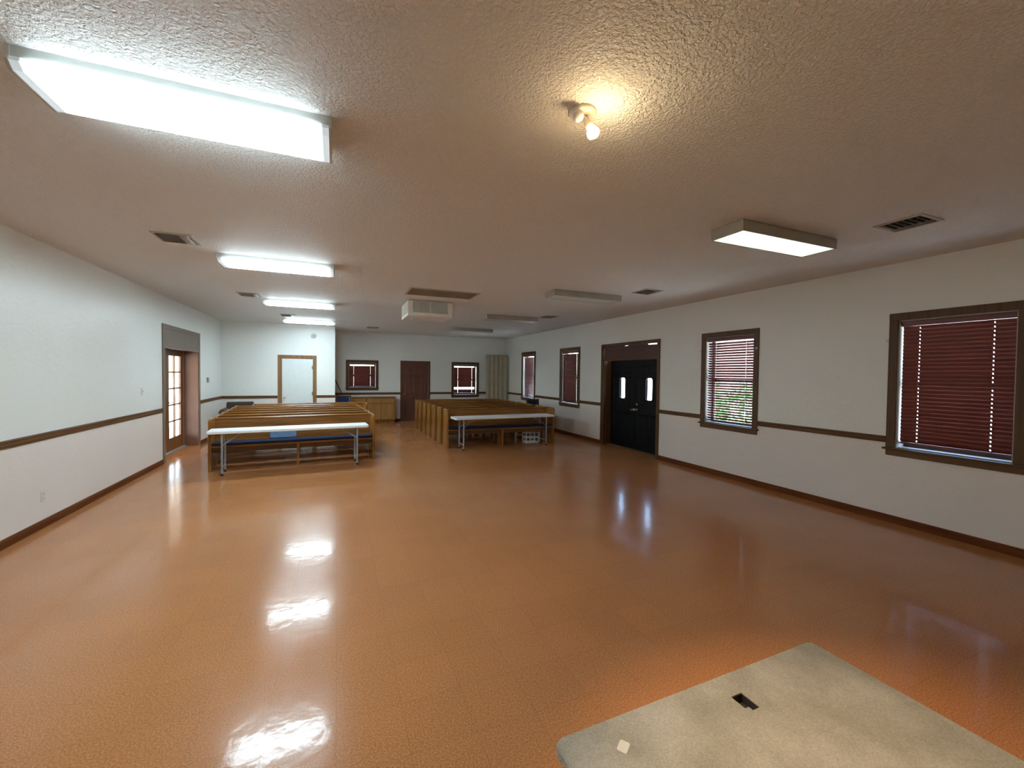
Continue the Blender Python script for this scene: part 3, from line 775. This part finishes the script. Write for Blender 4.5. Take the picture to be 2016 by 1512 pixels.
# ------------------------------------------------------------------ vents
def vent(label, loc, grp, rz=0.0, mat='ventmetal', s=0.34):
    t = thing('ceiling_vent', label, 'vent', loc, rz, grp)
    h = s / 2
    bm = nb()
    box(bm, -h, h, -h, -h + 0.03, -0.010, 0); box(bm, -h, h, h - 0.03, h, -0.010, 0); box(bm, -h, -h + 0.03, -h + 0.03, h - 0.03, -0.010, 0); box(bm, h - 0.03, h, -h + 0.03, h - 0.03, -0.010, 0)
    obj('frame', bm, M[mat], t, 0.003)
    bm = nb(); box(bm, -h + 0.03, h - 0.03, -h + 0.03, h - 0.03, -0.002, 0); obj('duct_opening', bm, M['ventdark'], t)
    bm = nb()
    for i in range(6):
        y = -h + 0.055 + i * (s - 0.11) / 5
        m = Matrix.Translation((-0.045, y, -0.010)) @ Matrix.Rotation(R(48), 4, 'X')
        box(bm, -h + 0.075, h - 0.03 - 0.035, -0.016, 0.016, -0.001, 0.001, m)
    for i in range(3):
        x = h - 0.050 - i * 0.028
        m = Matrix.Translation((x, 0, -0.010)) @ Matrix.Rotation(R(-48), 4, 'Y')
        box(bm, -0.014, 0.014, -h + 0.03, h - 0.03, -0.001, 0.001, m)
    obj('louvres', bm, M[mat], t)
    return t
v0 = vent('square ceiling vent on the left, between the two nearest lit lights', (-1.49, 5.23, H), 'square ceiling vents')
for x, y, l in ((-1.40, 8.50, 'square ceiling vent left of the second and third lit lights'), (-1.06, 11.20, 'square ceiling vent just before the farthest lit light'),
                (4.50, 2.03, 'square ceiling vent right of the dimly glowing box light'), (4.53, 5.32, 'square ceiling vent right of the second box light'),
                (4.50, 8.60, 'square ceiling vent right of the third box light'), (0.98, 13.06, 'square ceiling vent near the far wall, beyond the white ceiling unit')):
    dup(v0, (x, y, H), 0, l)

t = thing('return_grille', 'long brownish return air grille in the ceiling before the white ceiling unit', 'vent', (1.62, 6.93, H))
hx, hy = 0.575, 0.305
bm = nb(); box(bm, -hx, hx, -hy, -hy + 0.035, -0.012, 0); box(bm, -hx, hx, hy - 0.035, hy, -0.012, 0); box(bm, -hx, -hx + 0.035, -hy + 0.035, hy - 0.035, -0.012, 0); box(bm, hx - 0.035, hx, -hy + 0.035, hy - 0.035, -0.012, 0)
obj('frame', bm, M['ventmetal'], t, 0.003)
bm = nb(); box(bm, -hx + 0.035, hx - 0.035, -hy + 0.035, hy - 0.035, -0.002, 0); obj('duct_opening', bm, M['ventbrown'], t)
bm = nb()
for i in range(26):
    y = -hy + 0.05 + i * (2 * hy - 0.10) / 25
    box(bm, -hx + 0.035, hx - 0.035, -0.008, 0.008, -0.0008, 0.0008, Matrix.Translation((0, y, -0.008)) @ Matrix.Rotation(R(40), 4, 'X'))
obj('louvres', bm, M['ventbrown'], t)

t = thing('air_diffuser', 'white box shaped air unit hanging from the middle of the ceiling', 'air unit', (1.595, 8.13, H))
hx, hy, dz = 0.41, 0.40, 0.285
bm = nb()
box(bm, -hx, -hx + 0.012, -hy, hy, -dz, -0.012); box(bm, hx - 0.012, hx, -hy, hy, -dz, -0.012); box(bm, -hx + 0.012, hx - 0.012, hy - 0.012, hy, -dz, -0.012); box(bm, -0.3, 0.3, -0.3, 0.3, -0.02, 0)
box(bm, -hx + 0.012, hx - 0.012, -hy + 0.012, hy - 0.012, -dz, -dz + 0.012)
box(bm, -hx + 0.012, -hx + 0.09, -hy, -hy + 0.02, -dz, -0.012); box(bm, hx - 0.09, hx - 0.012, -hy, -hy + 0.02, -dz, -0.012)
box(bm, -hx + 0.09, hx - 0.09, -hy, -hy + 0.02, -dz, -dz + 0.06); box(bm, -hx + 0.09, hx - 0.09, -hy, -hy + 0.02, -0.022, -0.012); box(bm, -0.012, 0.012, -hy, -hy + 0.02, -dz + 0.06, -0.022)
obj('cabinet', bm, M['cooler'], t, 0.003)
for s in (-1, 1):
    x0, x1 = (-hx + 0.09, -0.012) if s < 0 else (0.012, hx - 0.09)
    bm = nb(); box(bm, x0, x1, -hy + 0.035, -hy + 0.038, -dz + 0.06, -0.022)
    n = 16
    for i in range(n):
        x = x0 + (i + 0.5) * (x1 - x0) / n
        box(bm, -0.006, 0.006, -0.010, 0.010, -dz + 0.062, -0.024, Matrix.Translation((x, -hy + 0.020, 0)) @ Matrix.Rotation(R(25), 4, 'Z'))
    obj('grille', bm, M['coolergrille'], t)
bm = nb(); box(bm, -0.26, 0.26, -0.26, 0.26, -dz - 0.012, -dz); obj('bottom_panel', bm, M['cooler'], t, 0.004)
bm = nb()
for i in range(10):
    y = -0.32 + i * 0.07; box(bm, -hx - 0.006, -hx, y, y + 0.045, -0.24, -0.05)
obj('side_louvres', bm, M['cooler'], t)

# ------------------------------------------------------------------ ceiling spotlight (one head lit, one facing away)
SX, SY = 1.145, 1.850
t = thing('ceiling_spotlight', 'small white twin spotlight on the ceiling with one warm lit bulb', 'spotlight', (SX, SY, H))
bm = nb(); lathe(bm, [(0, 0), (0.067, 0), (0.067, -0.010), (0.058, -0.020), (0.018, -0.026), (0.0, -0.027)]); obj('canopy', bm, M['porcelain'], t, smooth=True)
def aim(d):
    d = Vector(d).normalized(); return d.to_track_quat('Z', 'Y').to_matrix().to_4x4()
A_ = Vector((0.006, -0.004, -0.024)); D_ = Vector((0.25, -0.45, -1.0)).normalized()
bm = nb(); tube(bm, A_, A_ + D_ * 0.045, 0.012, 0.014)
arm = obj('arm', bm, M['porcelain'], t)
Mx = Matrix.Translation(A_ + D_ * 0.040) @ aim(D_)
bm = nb(); lathe(bm, [(0, 0), (0.018, 0), (0.020, 0.030), (0.016, 0.034)], Mx); obj('socket', bm, M['porcelain'], t, smooth=True)
bm = nb(); lathe(bm, [(0.016, 0.034), (0.019, 0.044), (0.028, 0.060), (0.031, 0.074)], Mx); bl = obj('bulb', bm, M['bulbneck'], t, smooth=True)
bm = nb(); lathe(bm, [(0.031, 0.074), (0.031, 0.080), (0.024, 0.088), (0.0, 0.091)], Mx); obj('bulb_face', bm, M['bulb'], bl, smooth=True)
sl = bpy.data.lights.new('bulb_beam', 'SPOT'); sl.energy = 165; sl.color = (1.0, 0.72, 0.42); sl.spot_size = R(62); sl.spot_blend = 0.9; sl.shadow_soft_size = 0.03
so = bpy.data.objects.new('bulb_beam', sl); COL.objects.link(so); so.parent = bl
so.matrix_local = Matrix.Translation(A_ + D_ * 0.145) @ D_.to_track_quat('-Z', 'Y').to_matrix().to_4x4()
A2 = Vector((-0.030, 0.010, -0.022)); D2 = Vector((-0.30, -0.75, -0.5)).normalized()
bm = nb(); tube(bm, A2, A2 + D2 * 0.03, 0.011, 0.012); obj('arm', bm, M['porcelain'], t)
Mx = Matrix.Translation(A2 + D2 * 0.026) @ aim(D2)
bm = nb(); lathe(bm, [(0, 0), (0.016, 0), (0.018, 0.020), (0.026, 0.034), (0.027, 0.040), (0.018, 0.046), (0, 0.048)], Mx); obj('unlit_bulb', bm, M['ivory'], t, smooth=True)

# ------------------------------------------------------------------ small wall things
def plate(label, cat, name, loc, rz, w, h):
    t = thing(name, label, cat, loc, rz)
    bm = nb(); prism(bm, rrect(-w / 2, w / 2, -h / 2, h / 2, 0.008), 'Y', -0.006, 0.0); obj('cover_plate', bm, M['ivory'], t, 0.002)
    return t
t = plate('white electrical outlet low on the left wall', 'outlet', 'wall_outlet', (XL, 5.95, 0.335), LROT, 0.075, 0.118)
for z in (-0.024, 0.024):
    bm = nb(); prism(bm, rrect(-0.017, 0.017, z - 0.014, z + 0.014, 0.009), 'Y', -0.010, -0.006); s_ = obj('socket', bm, M['ivory'], t)
    bm = nb(); box(bm, -0.008, -0.005, -0.0105, -0.0098, z - 0.004, z + 0.006); box(bm, 0.005, 0.008, -0.0105, -0.0098, z - 0.004, z + 0.006); obj('slots', bm, M['blackrubber'], s_)
t = plate('white light switch on the left wall before the glazed recess', 'light switch', 'light_switch', (XL, 8.41, 1.335), LROT, 0.075, 0.118)
bm = nb(); prism(bm, [(-0.006, -0.012), (-0.006, 0.012), (-0.020, 0.016), (-0.020, 0.008)], 'X', -0.005, 0.005); obj('toggle', bm, M['ivory'], t)
t = thing('thermostat', 'small grey thermostat on the left wall beyond the glazed recess', 'thermostat', (XL, 12.06, 1.47), LROT)
bm = nb(); box(bm, -0.055, 0.055, -0.030, 0, -0.075, 0.045); obj('housing', bm, M['greyplastic'], t, 0.006)
bm = nb(); lathe(bm, [(0, 0), (0.022, 0), (0.020, 0.014), (0, 0.016)], Matrix.Translation((0, -0.03, -0.01)) @ ROTY); obj('dial', bm, M['ivory'], t, smooth=True)
t = thing('smoke_detector', 'round white smoke detector high on the wall above the white door', 'smoke detector', (-0.616, YB1, 2.716))
bm = nb(); lathe(bm, [(0, 0), (0.072, 0), (0.072, 0.014), (0.060, 0.034), (0.020, 0.040), (0, 0.040)], ROTY); obj('cover', bm, M['ivory'], t, smooth=True)
bm = nb(); lathe(bm, [(0, 0), (0.022, 0), (0.020, 0.006), (0, 0.007)], Matrix.Translation((0, -0.039, 0)) @ ROTY); obj('test_button', bm, M['sash'], t, smooth=True)
for y, l in ((5.575, 'tiny white curtain hook left of the half open blind'), (4.49, 'tiny white curtain hook right of the half open blind'), (2.845, 'tiny white curtain hook left of the big near window')):
    bm = nb(); box(bm, -0.008, 0.008, -0.010, 0, -0.016, 0.016); tube(bm, (0, -0.006, 0), (0, -0.030, 0.0), 0.004, seg=8); tube(bm, (0, -0.030, -0.002), (0, -0.034, 0.016), 0.004, seg=8)
    o = obj('curtain_hook', bm, M['ivory']); o.location = (XR - (0.018 if y < 4.5 and y > 4.4 else 0.0), y, 2.12); o.rotation_euler = (0, 0, RROT)
    tag(o, l, 'hook', 'curtain hooks on the right wall')

# ------------------------------------------------------------------ carpeted platform in the foreground
t = thing('carpeted_platform', 'low carpet covered platform on the floor at lower right, square hole in top', 'platform', (1.815, 0.74, 0), R(0.9))
PX0, PX1, PY0, PY1, PZ = -0.905, 0.905, -1.45, 0.885, 0.050
hx0, hx1, hy0, hy1 = 0.050, 0.125, 0.650, 0.752
bm = nb()
pts = rrect(PX0, PX1, PY0, PY1, 0.035, 5)
top = []; bot = []
for (x, y) in pts:
    top.append(bm.verts.new((x * 0.992, y * 0.994, PZ))); 
mid = [bm.verts.new((x, y, PZ - 0.012)) for x, y in pts]
bot = [bm.verts.new((x, y, 0)) for x, y in pts]
n = len(pts)
for i in range(n):
    j = (i + 1) % n
    bm.faces.new((mid[i], mid[j], top[j], top[i])); bm.faces.new((bot[i], bot[j], mid[j], mid[i]))
hv = [bm.verts.new(v) for v in ((hx0, hy0, PZ), (hx1, hy0, PZ), (hx1, hy1, PZ), (hx0, hy1, PZ))]
hl = [bm.verts.new(v) for v in ((hx0, hy0, 0.006), (hx1, hy0, 0.006), (hx1, hy1, 0.006), (hx0, hy1, 0.006))]
edges = [bm.edges.get((top[i], top[(i + 1) % n])) for i in range(n)]
he = [bm.edges.new((hv[i], hv[(i + 1) % 4])) for i in range(4)]
bmesh.ops.triangle_fill(bm, use_beauty=True, use_dissolve=False, edges=edges + he)
for i in range(4):
    j = (i + 1) % 4; bm.faces.new((hv[i], hv[j], hl[j], hl[i]))
plat = obj('carpet', bm, M['carpet'], t)
bm = nb(); box(bm, hx0, hx1, hy0, hy1, 0.002, 0.007); box(bm, hx0, hx0 + 0.004, hy0, hy1, 0.007, PZ - 0.004); box(bm, hx1 - 0.004, hx1, hy0, hy1, 0.007, PZ - 0.004); box(bm, hx0, hx1, hy1 - 0.004, hy1, 0.007, PZ - 0.004); box(bm, hx0, hx1, hy0, hy0 + 0.004, 0.007, PZ - 0.004)
obj('floor_box', bm, M['ventdark'], t)
bm = nb(); box(bm, hx0 + 0.012, hx1 - 0.012, hy0 + 0.014, hy0 + 0.050, 0.007, 0.020); obj('receptacle', bm, M['greyplastic'], t, 0.003)
bm = nb(); prism(bm, rrect(-0.030, 0.030, -0.022, 0.022, 0.008), 'Z', 0, 0.0012)
o = obj('tape_patch', bm, M['porcelain'], t); o.location = (-0.640, 0.735, PZ); o.rotation_euler = (0, 0, R(35))

# ------------------------------------------------------------------ back of the hall
t = thing('base_cabinet', 'oak base cabinet with drawers and doors under the small back window', 'cabinet', (1.135, YB2 - 0.016, 0))
hx, d, hh = 0.685, 0.40, 0.87
bm = nb(); box(bm, -hx, hx, -d + 0.02, 0, 0.09, hh - 0.03); box(bm, -hx + 0.02, hx - 0.02, -d + 0.07, 0, 0, 0.09)
obj('body', bm, M['oak_up'], t, 0.003)
bm = nb(); box(bm, -hx - 0.015, hx + 0.015, -d - 0.02, 0, hh - 0.03, hh); obj('countertop', bm, M['oak'], t, 0.005)
for i in range(3):
    x0 = -hx + 0.03 + i * (2 * hx - 0.03) / 3; x1 = x0 + (2 * hx - 0.03) / 3 - 0.03
    bm = nb(); box(bm, x0, x1, -d, -d + 0.02, 0.665, 0.82); dr = obj('drawer', bm, M['oak_shade_contrast'], t, 0.005)
    bm = nb(); lathe(bm, [(0, 0), (0.008, 0), (0.008, 0.012), (0.014, 0.018), (0.010, 0.026), (0, 0.027)], Matrix.Translation(((x0 + x1) / 2, -d, 0.745)) @ ROTY); obj('knob', bm, M['brass'], dr, smooth=True)
    bm = nb(); box(bm, x0, x0 + 0.06, -d, -d + 0.02, 0.12, 0.635); box(bm, x1 - 0.06, x1, -d, -d + 0.02, 0.12, 0.635); box(bm, x0 + 0.06, x1 - 0.06, -d, -d + 0.02, 0.12, 0.18); box(bm, x0 + 0.06, x1 - 0.06, -d, -d + 0.02, 0.575, 0.635); box(bm, x0 + 0.06, x1 - 0.06, -d + 0.014, -d + 0.02, 0.18, 0.575)
    dr = obj('door', bm, M['oak_shade_contrast'], t, 0.003)
    bm = nb(); lathe(bm, [(0, 0), (0.008, 0), (0.008, 0.012), (0.014, 0.018), (0.010, 0.026), (0, 0.027)], Matrix.Translation((x1 - 0.03, -d, 0.56)) @ ROTY); obj('knob', bm, M['brass'], dr, smooth=True)

def chair(label, loc, rz, fab):
    t = thing('padded_chair', label, 'chair', loc, rz, 'blue padded chairs at the back')
    for s in (-1, 1):
        bm = nb(); box(bm, s * 0.20 - 0.018, s * 0.20 + 0.018, -0.20, -0.165, 0, 0.43); obj('leg', bm, M['trim_z'], t, 0.003)
        bm = nb(); prism(bm, [(0.19, 0), (0.225, 0), (0.215, 0.45), (0.265, 0.93), (0.230, 0.93), (0.178, 0.45)], 'X', s * 0.20 - 0.018, s * 0.20 + 0.018); obj('leg', bm, M['trim_z'], t, 0.003)
    bm = nb(); box(bm, -0.215, 0.215, -0.21, 0.20, 0.40, 0.43); obj('seat_frame', bm, M['trim_x'], t, 0.003)
    bm = nb(); box(bm, -0.205, 0.205, -0.205, 0.175, 0.43, 0.485); obj('seat', bm, fab, t, 0.018, seg=3)
    bm = nb(); box(bm, -0.165, 0.165, -0.025, 0.025, 0.0, 0.30, Matrix.Translation((0, 0.215, 0.60)) @ Matrix.Rotation(R(-6), 4, 'X')); obj('backrest', bm, fab, t, 0.018, seg=3)
    bm = nb(); box(bm, -0.20, 0.20, 0.215, 0.24, 0.885, 0.925); obj('top_rail', bm, M['trim_x'], t, 0.004)
    return t
chair('dark framed chair with navy back standing by the right wall behind the pews', (5.52, 11.25, 0), R(6), M['bluefabric'])
chair('chair with bright blue padded back left of the oak base cabinet', (0.200, 14.16, 0), R(-2), M['bluebright'])

t = thing('armchair', 'brown armchair in the left back corner behind the left pews', 'armchair', (-2.33, 12.62, 0), R(4))
bm = nb(); box(bm, -0.24, 0.24, -0.33, 0.24, 0.26, 0.44); obj('seat', bm, M['brownleather'], t, 0.03, seg=3)
bm = nb(); prism(bm, [(0.22, 0.10), (0.40, 0.10), (0.46, 0.82), (0.42, 0.865), (0.34, 0.865), (0.30, 0.82), (0.23, 0.44)], 'X', -0.30, 0.30); obj('backrest', bm, M['darkcloth'], t, 0.02, seg=3)
for s in (-1, 1):
    bm = nb(); pts = [(s * 0.30 + 0.075 * math.cos(R(q)), 0.64 + 0.09 * math.sin(R(q))) for q in range(-30, 211, 20)] + [(s * 0.30 - 0.055, 0.10), (s * 0.30 + 0.055, 0.10)]
    prism(bm, pts, 'Y', -0.34, 0.30); obj('arm', bm, M['brownleather'], t)
for x in (-0.28, 0.28):
    for y in (-0.29, 0.34):
        bm = nb(); tube(bm, (x, y, 0), (x, y, 0.11), 0.018, 0.026); obj('leg', bm, M['trim_z'], t)

# folded accordion partition in the back right corner
bm = nb()
a0, a1 = Vector((5.085, 14.62)), Vector((5.925, 14.56))
n = 11; pf = []; pb = []
for i in range(n):
    p = a0.lerp(a1, i / (n - 1)); off = 0.030 if i % 2 else -0.0
    pf.append((p.x, p.y - off)); pb.append((p.x, p.y - off + 0.03))
prism(bm, pf + pb[::-1], 'Z', 0.0, 2.385)
o = obj('accordion_partition', bm, M['beige']); tag(o, 'tall beige pleated folding partition in the back right corner', 'partition')

# pole leaning on the chair rail of the far wall
bm = nb(); tube(bm, (0.142, YB2 - 0.013, 1.005), (-0.046, YB2 - 0.013, 1.42), 0.014)
o = obj('handrail', bm, M['darkpole']); tag(o, 'thin dark slanting rail on the far wall left of the small window', 'rail')

# ------------------------------------------------------------------ outside
bm = nb(); box(bm, XR + 0.34, 160, -120, 160, -0.16, -0.10); box(bm, -160, XL - 0.40, -120, 160, -0.16, -0.10); box(bm, XL - 0.40, XR + 0.34, YB2 + WT, 160, -0.16, -0.10)
struct('ground', bm, M['concrete'], 'pale concrete ground outside the hall', 'ground')
bm = nb(); box(bm, -6.0, XL - 0.33, 4.0, 22.0, 2.42, 2.55)
struct('porch_roof', bm, M['cream'], 'porch roof outside the glazed doors', 'roof')
bm = nb(); box(bm, -8.9, -8.7, -10.0, 40.0, -0.10, 0.72); box(bm, -8.96, -8.64, -10.0, 40.0, 0.72, 0.77)
struct('patio_parapet', bm, M['white'], 'low white parapet outside the glazed doors', 'wall')
t = thing('neighbouring_house', 'pink stucco house seen through the half open blind', 'house', (30, 20, -0.10))
bm = nb(); box(bm, -4, 4, -9, 6, 0, 5.0); obj('house_walls', bm, M['pink'], t)
bm = nb(); prism(bm, [(-4.6, 5.0), (4.6, 5.0), (0, 7.0)], 'Y', -9.5, 6.5); obj('roof', bm, M['rooftile'], t)

def shrub(label, loc, r, h, seed):
    rnd = random.Random(seed)
    t = thing('garden_shrub', label, 'shrub', loc, 0, 'shrubs outside the right windows')
    bm = nb()
    for k in range(5):
        a_ = rnd.uniform(0, 2 * PI); tube(bm, (0, 0, 0), (0.5 * r * math.cos(a_), 0.5 * r * math.sin(a_), h * 0.6), 0.03, 0.012, seg=6)
    obj('stems', bm, M['bark'], t)
    bm = nb()
    for k in range(900):
        u, v = rnd.uniform(0, 2 * PI), rnd.uniform(-1, 1); q = rnd.uniform(0.55, 1.0)
        s_ = math.sqrt(1 - v * v)
        p = Vector((q * r * s_ * math.cos(u), q * r * s_ * math.sin(u), h * 0.52 + q * h * 0.48 * v))
        m = Matrix.Translation(p) @ Matrix.Rotation(rnd.uniform(0, 6.3), 4, 'Z') @ Matrix.Rotation(rnd.uniform(-1.2, 1.2), 4, 'X')
        L = rnd.uniform(0.07, 0.13)
        vs = [bm.verts.new(m @ Vector(c)) for c in ((0, -L, 0), (L * 0.4, 0, 0.01), (0, L, 0), (-L * 0.4, 0, 0.01))]
        bm.faces.new(vs)
    f = obj('foliage', bm, M['leaf'], t); f['kind'] = 'stuff'
    return t
shrub('leafy green shrub outside, left half of the half open blind', (9.4, 8.75, -0.10), 0.78, 1.75, 3)
shrub('leafy green shrub outside, right half of the half open blind', (9.0, 7.05, -0.10), 0.78, 1.65, 5)

# ------------------------------------------------------------------ daylight
w = bpy.data.worlds.new('World'); C.world = w; w.use_nodes = True
nt = w.node_tree; nt.nodes.clear()
wo = nt.nodes.new('ShaderNodeOutputWorld'); bg = nt.nodes.new('ShaderNodeBackground'); sky = nt.nodes.new('ShaderNodeTexSky')
sky.sky_type = 'NISHITA'; sky.sun_disc = False; sky.sun_elevation = R(55); sky.sun_rotation = R(200)
nt.links.new(sky.outputs[0], bg.inputs[0]); bg.inputs['Strength'].default_value = 1.5
nt.links.new(bg.outputs[0], wo.inputs[0])

su = bpy.data.lights.new('sun', 'SUN'); su.energy = 27.0; su.angle = R(0.6); su.color = (1.0, 0.96, 0.90)
suo = bpy.data.objects.new('sun', su); COL.objects.link(suo)
suo.matrix_world = Vector((0.42, 0.16, -0.89)).normalized().to_track_quat('-Z', 'Y').to_matrix().to_4x4()

# ------------------------------------------------------------------ camera
FPX, YAW, PITCH, ROLL = 824.2052, R(22.718), R(-1.362), R(0.660)
cy, sy = math.cos(YAW), math.sin(YAW)
fwd = Vector((sy * math.cos(PITCH), cy * math.cos(PITCH), math.sin(PITCH)))
rgt = Vector((cy, -sy, 0)); upv = rgt.cross(fwd)
r2 = math.cos(ROLL) * rgt + math.sin(ROLL) * upv; u2 = -math.sin(ROLL) * rgt + math.cos(ROLL) * upv
cam = bpy.data.cameras.new('camera'); co = bpy.data.objects.new('camera', cam); COL.objects.link(co)
cam.sensor_fit = 'HORIZONTAL'; cam.sensor_width = 36.0; cam.lens = FPX / 2016 * 36.0; cam.clip_start = 0.02; cam.clip_end = 400
mw = Matrix((r2, u2, -fwd)).transposed().to_4x4(); mw.translation = Vector((0, 0, 1.68)); co.matrix_world = mw
C.camera = co

C.view_settings.view_transform = 'Standard'; C.view_settings.look = 'None'
C.view_settings.exposure = 0.82; C.view_settings.gamma = 1.0
C.view_settings.use_curve_mapping = False
C.cycles.max_bounces = 10; C.cycles.diffuse_bounces = 6; C.cycles.glossy_bounces = 4; C.cycles.transparent_max_bounces = 16
C.cycles.sample_clamp_indirect = 8.0
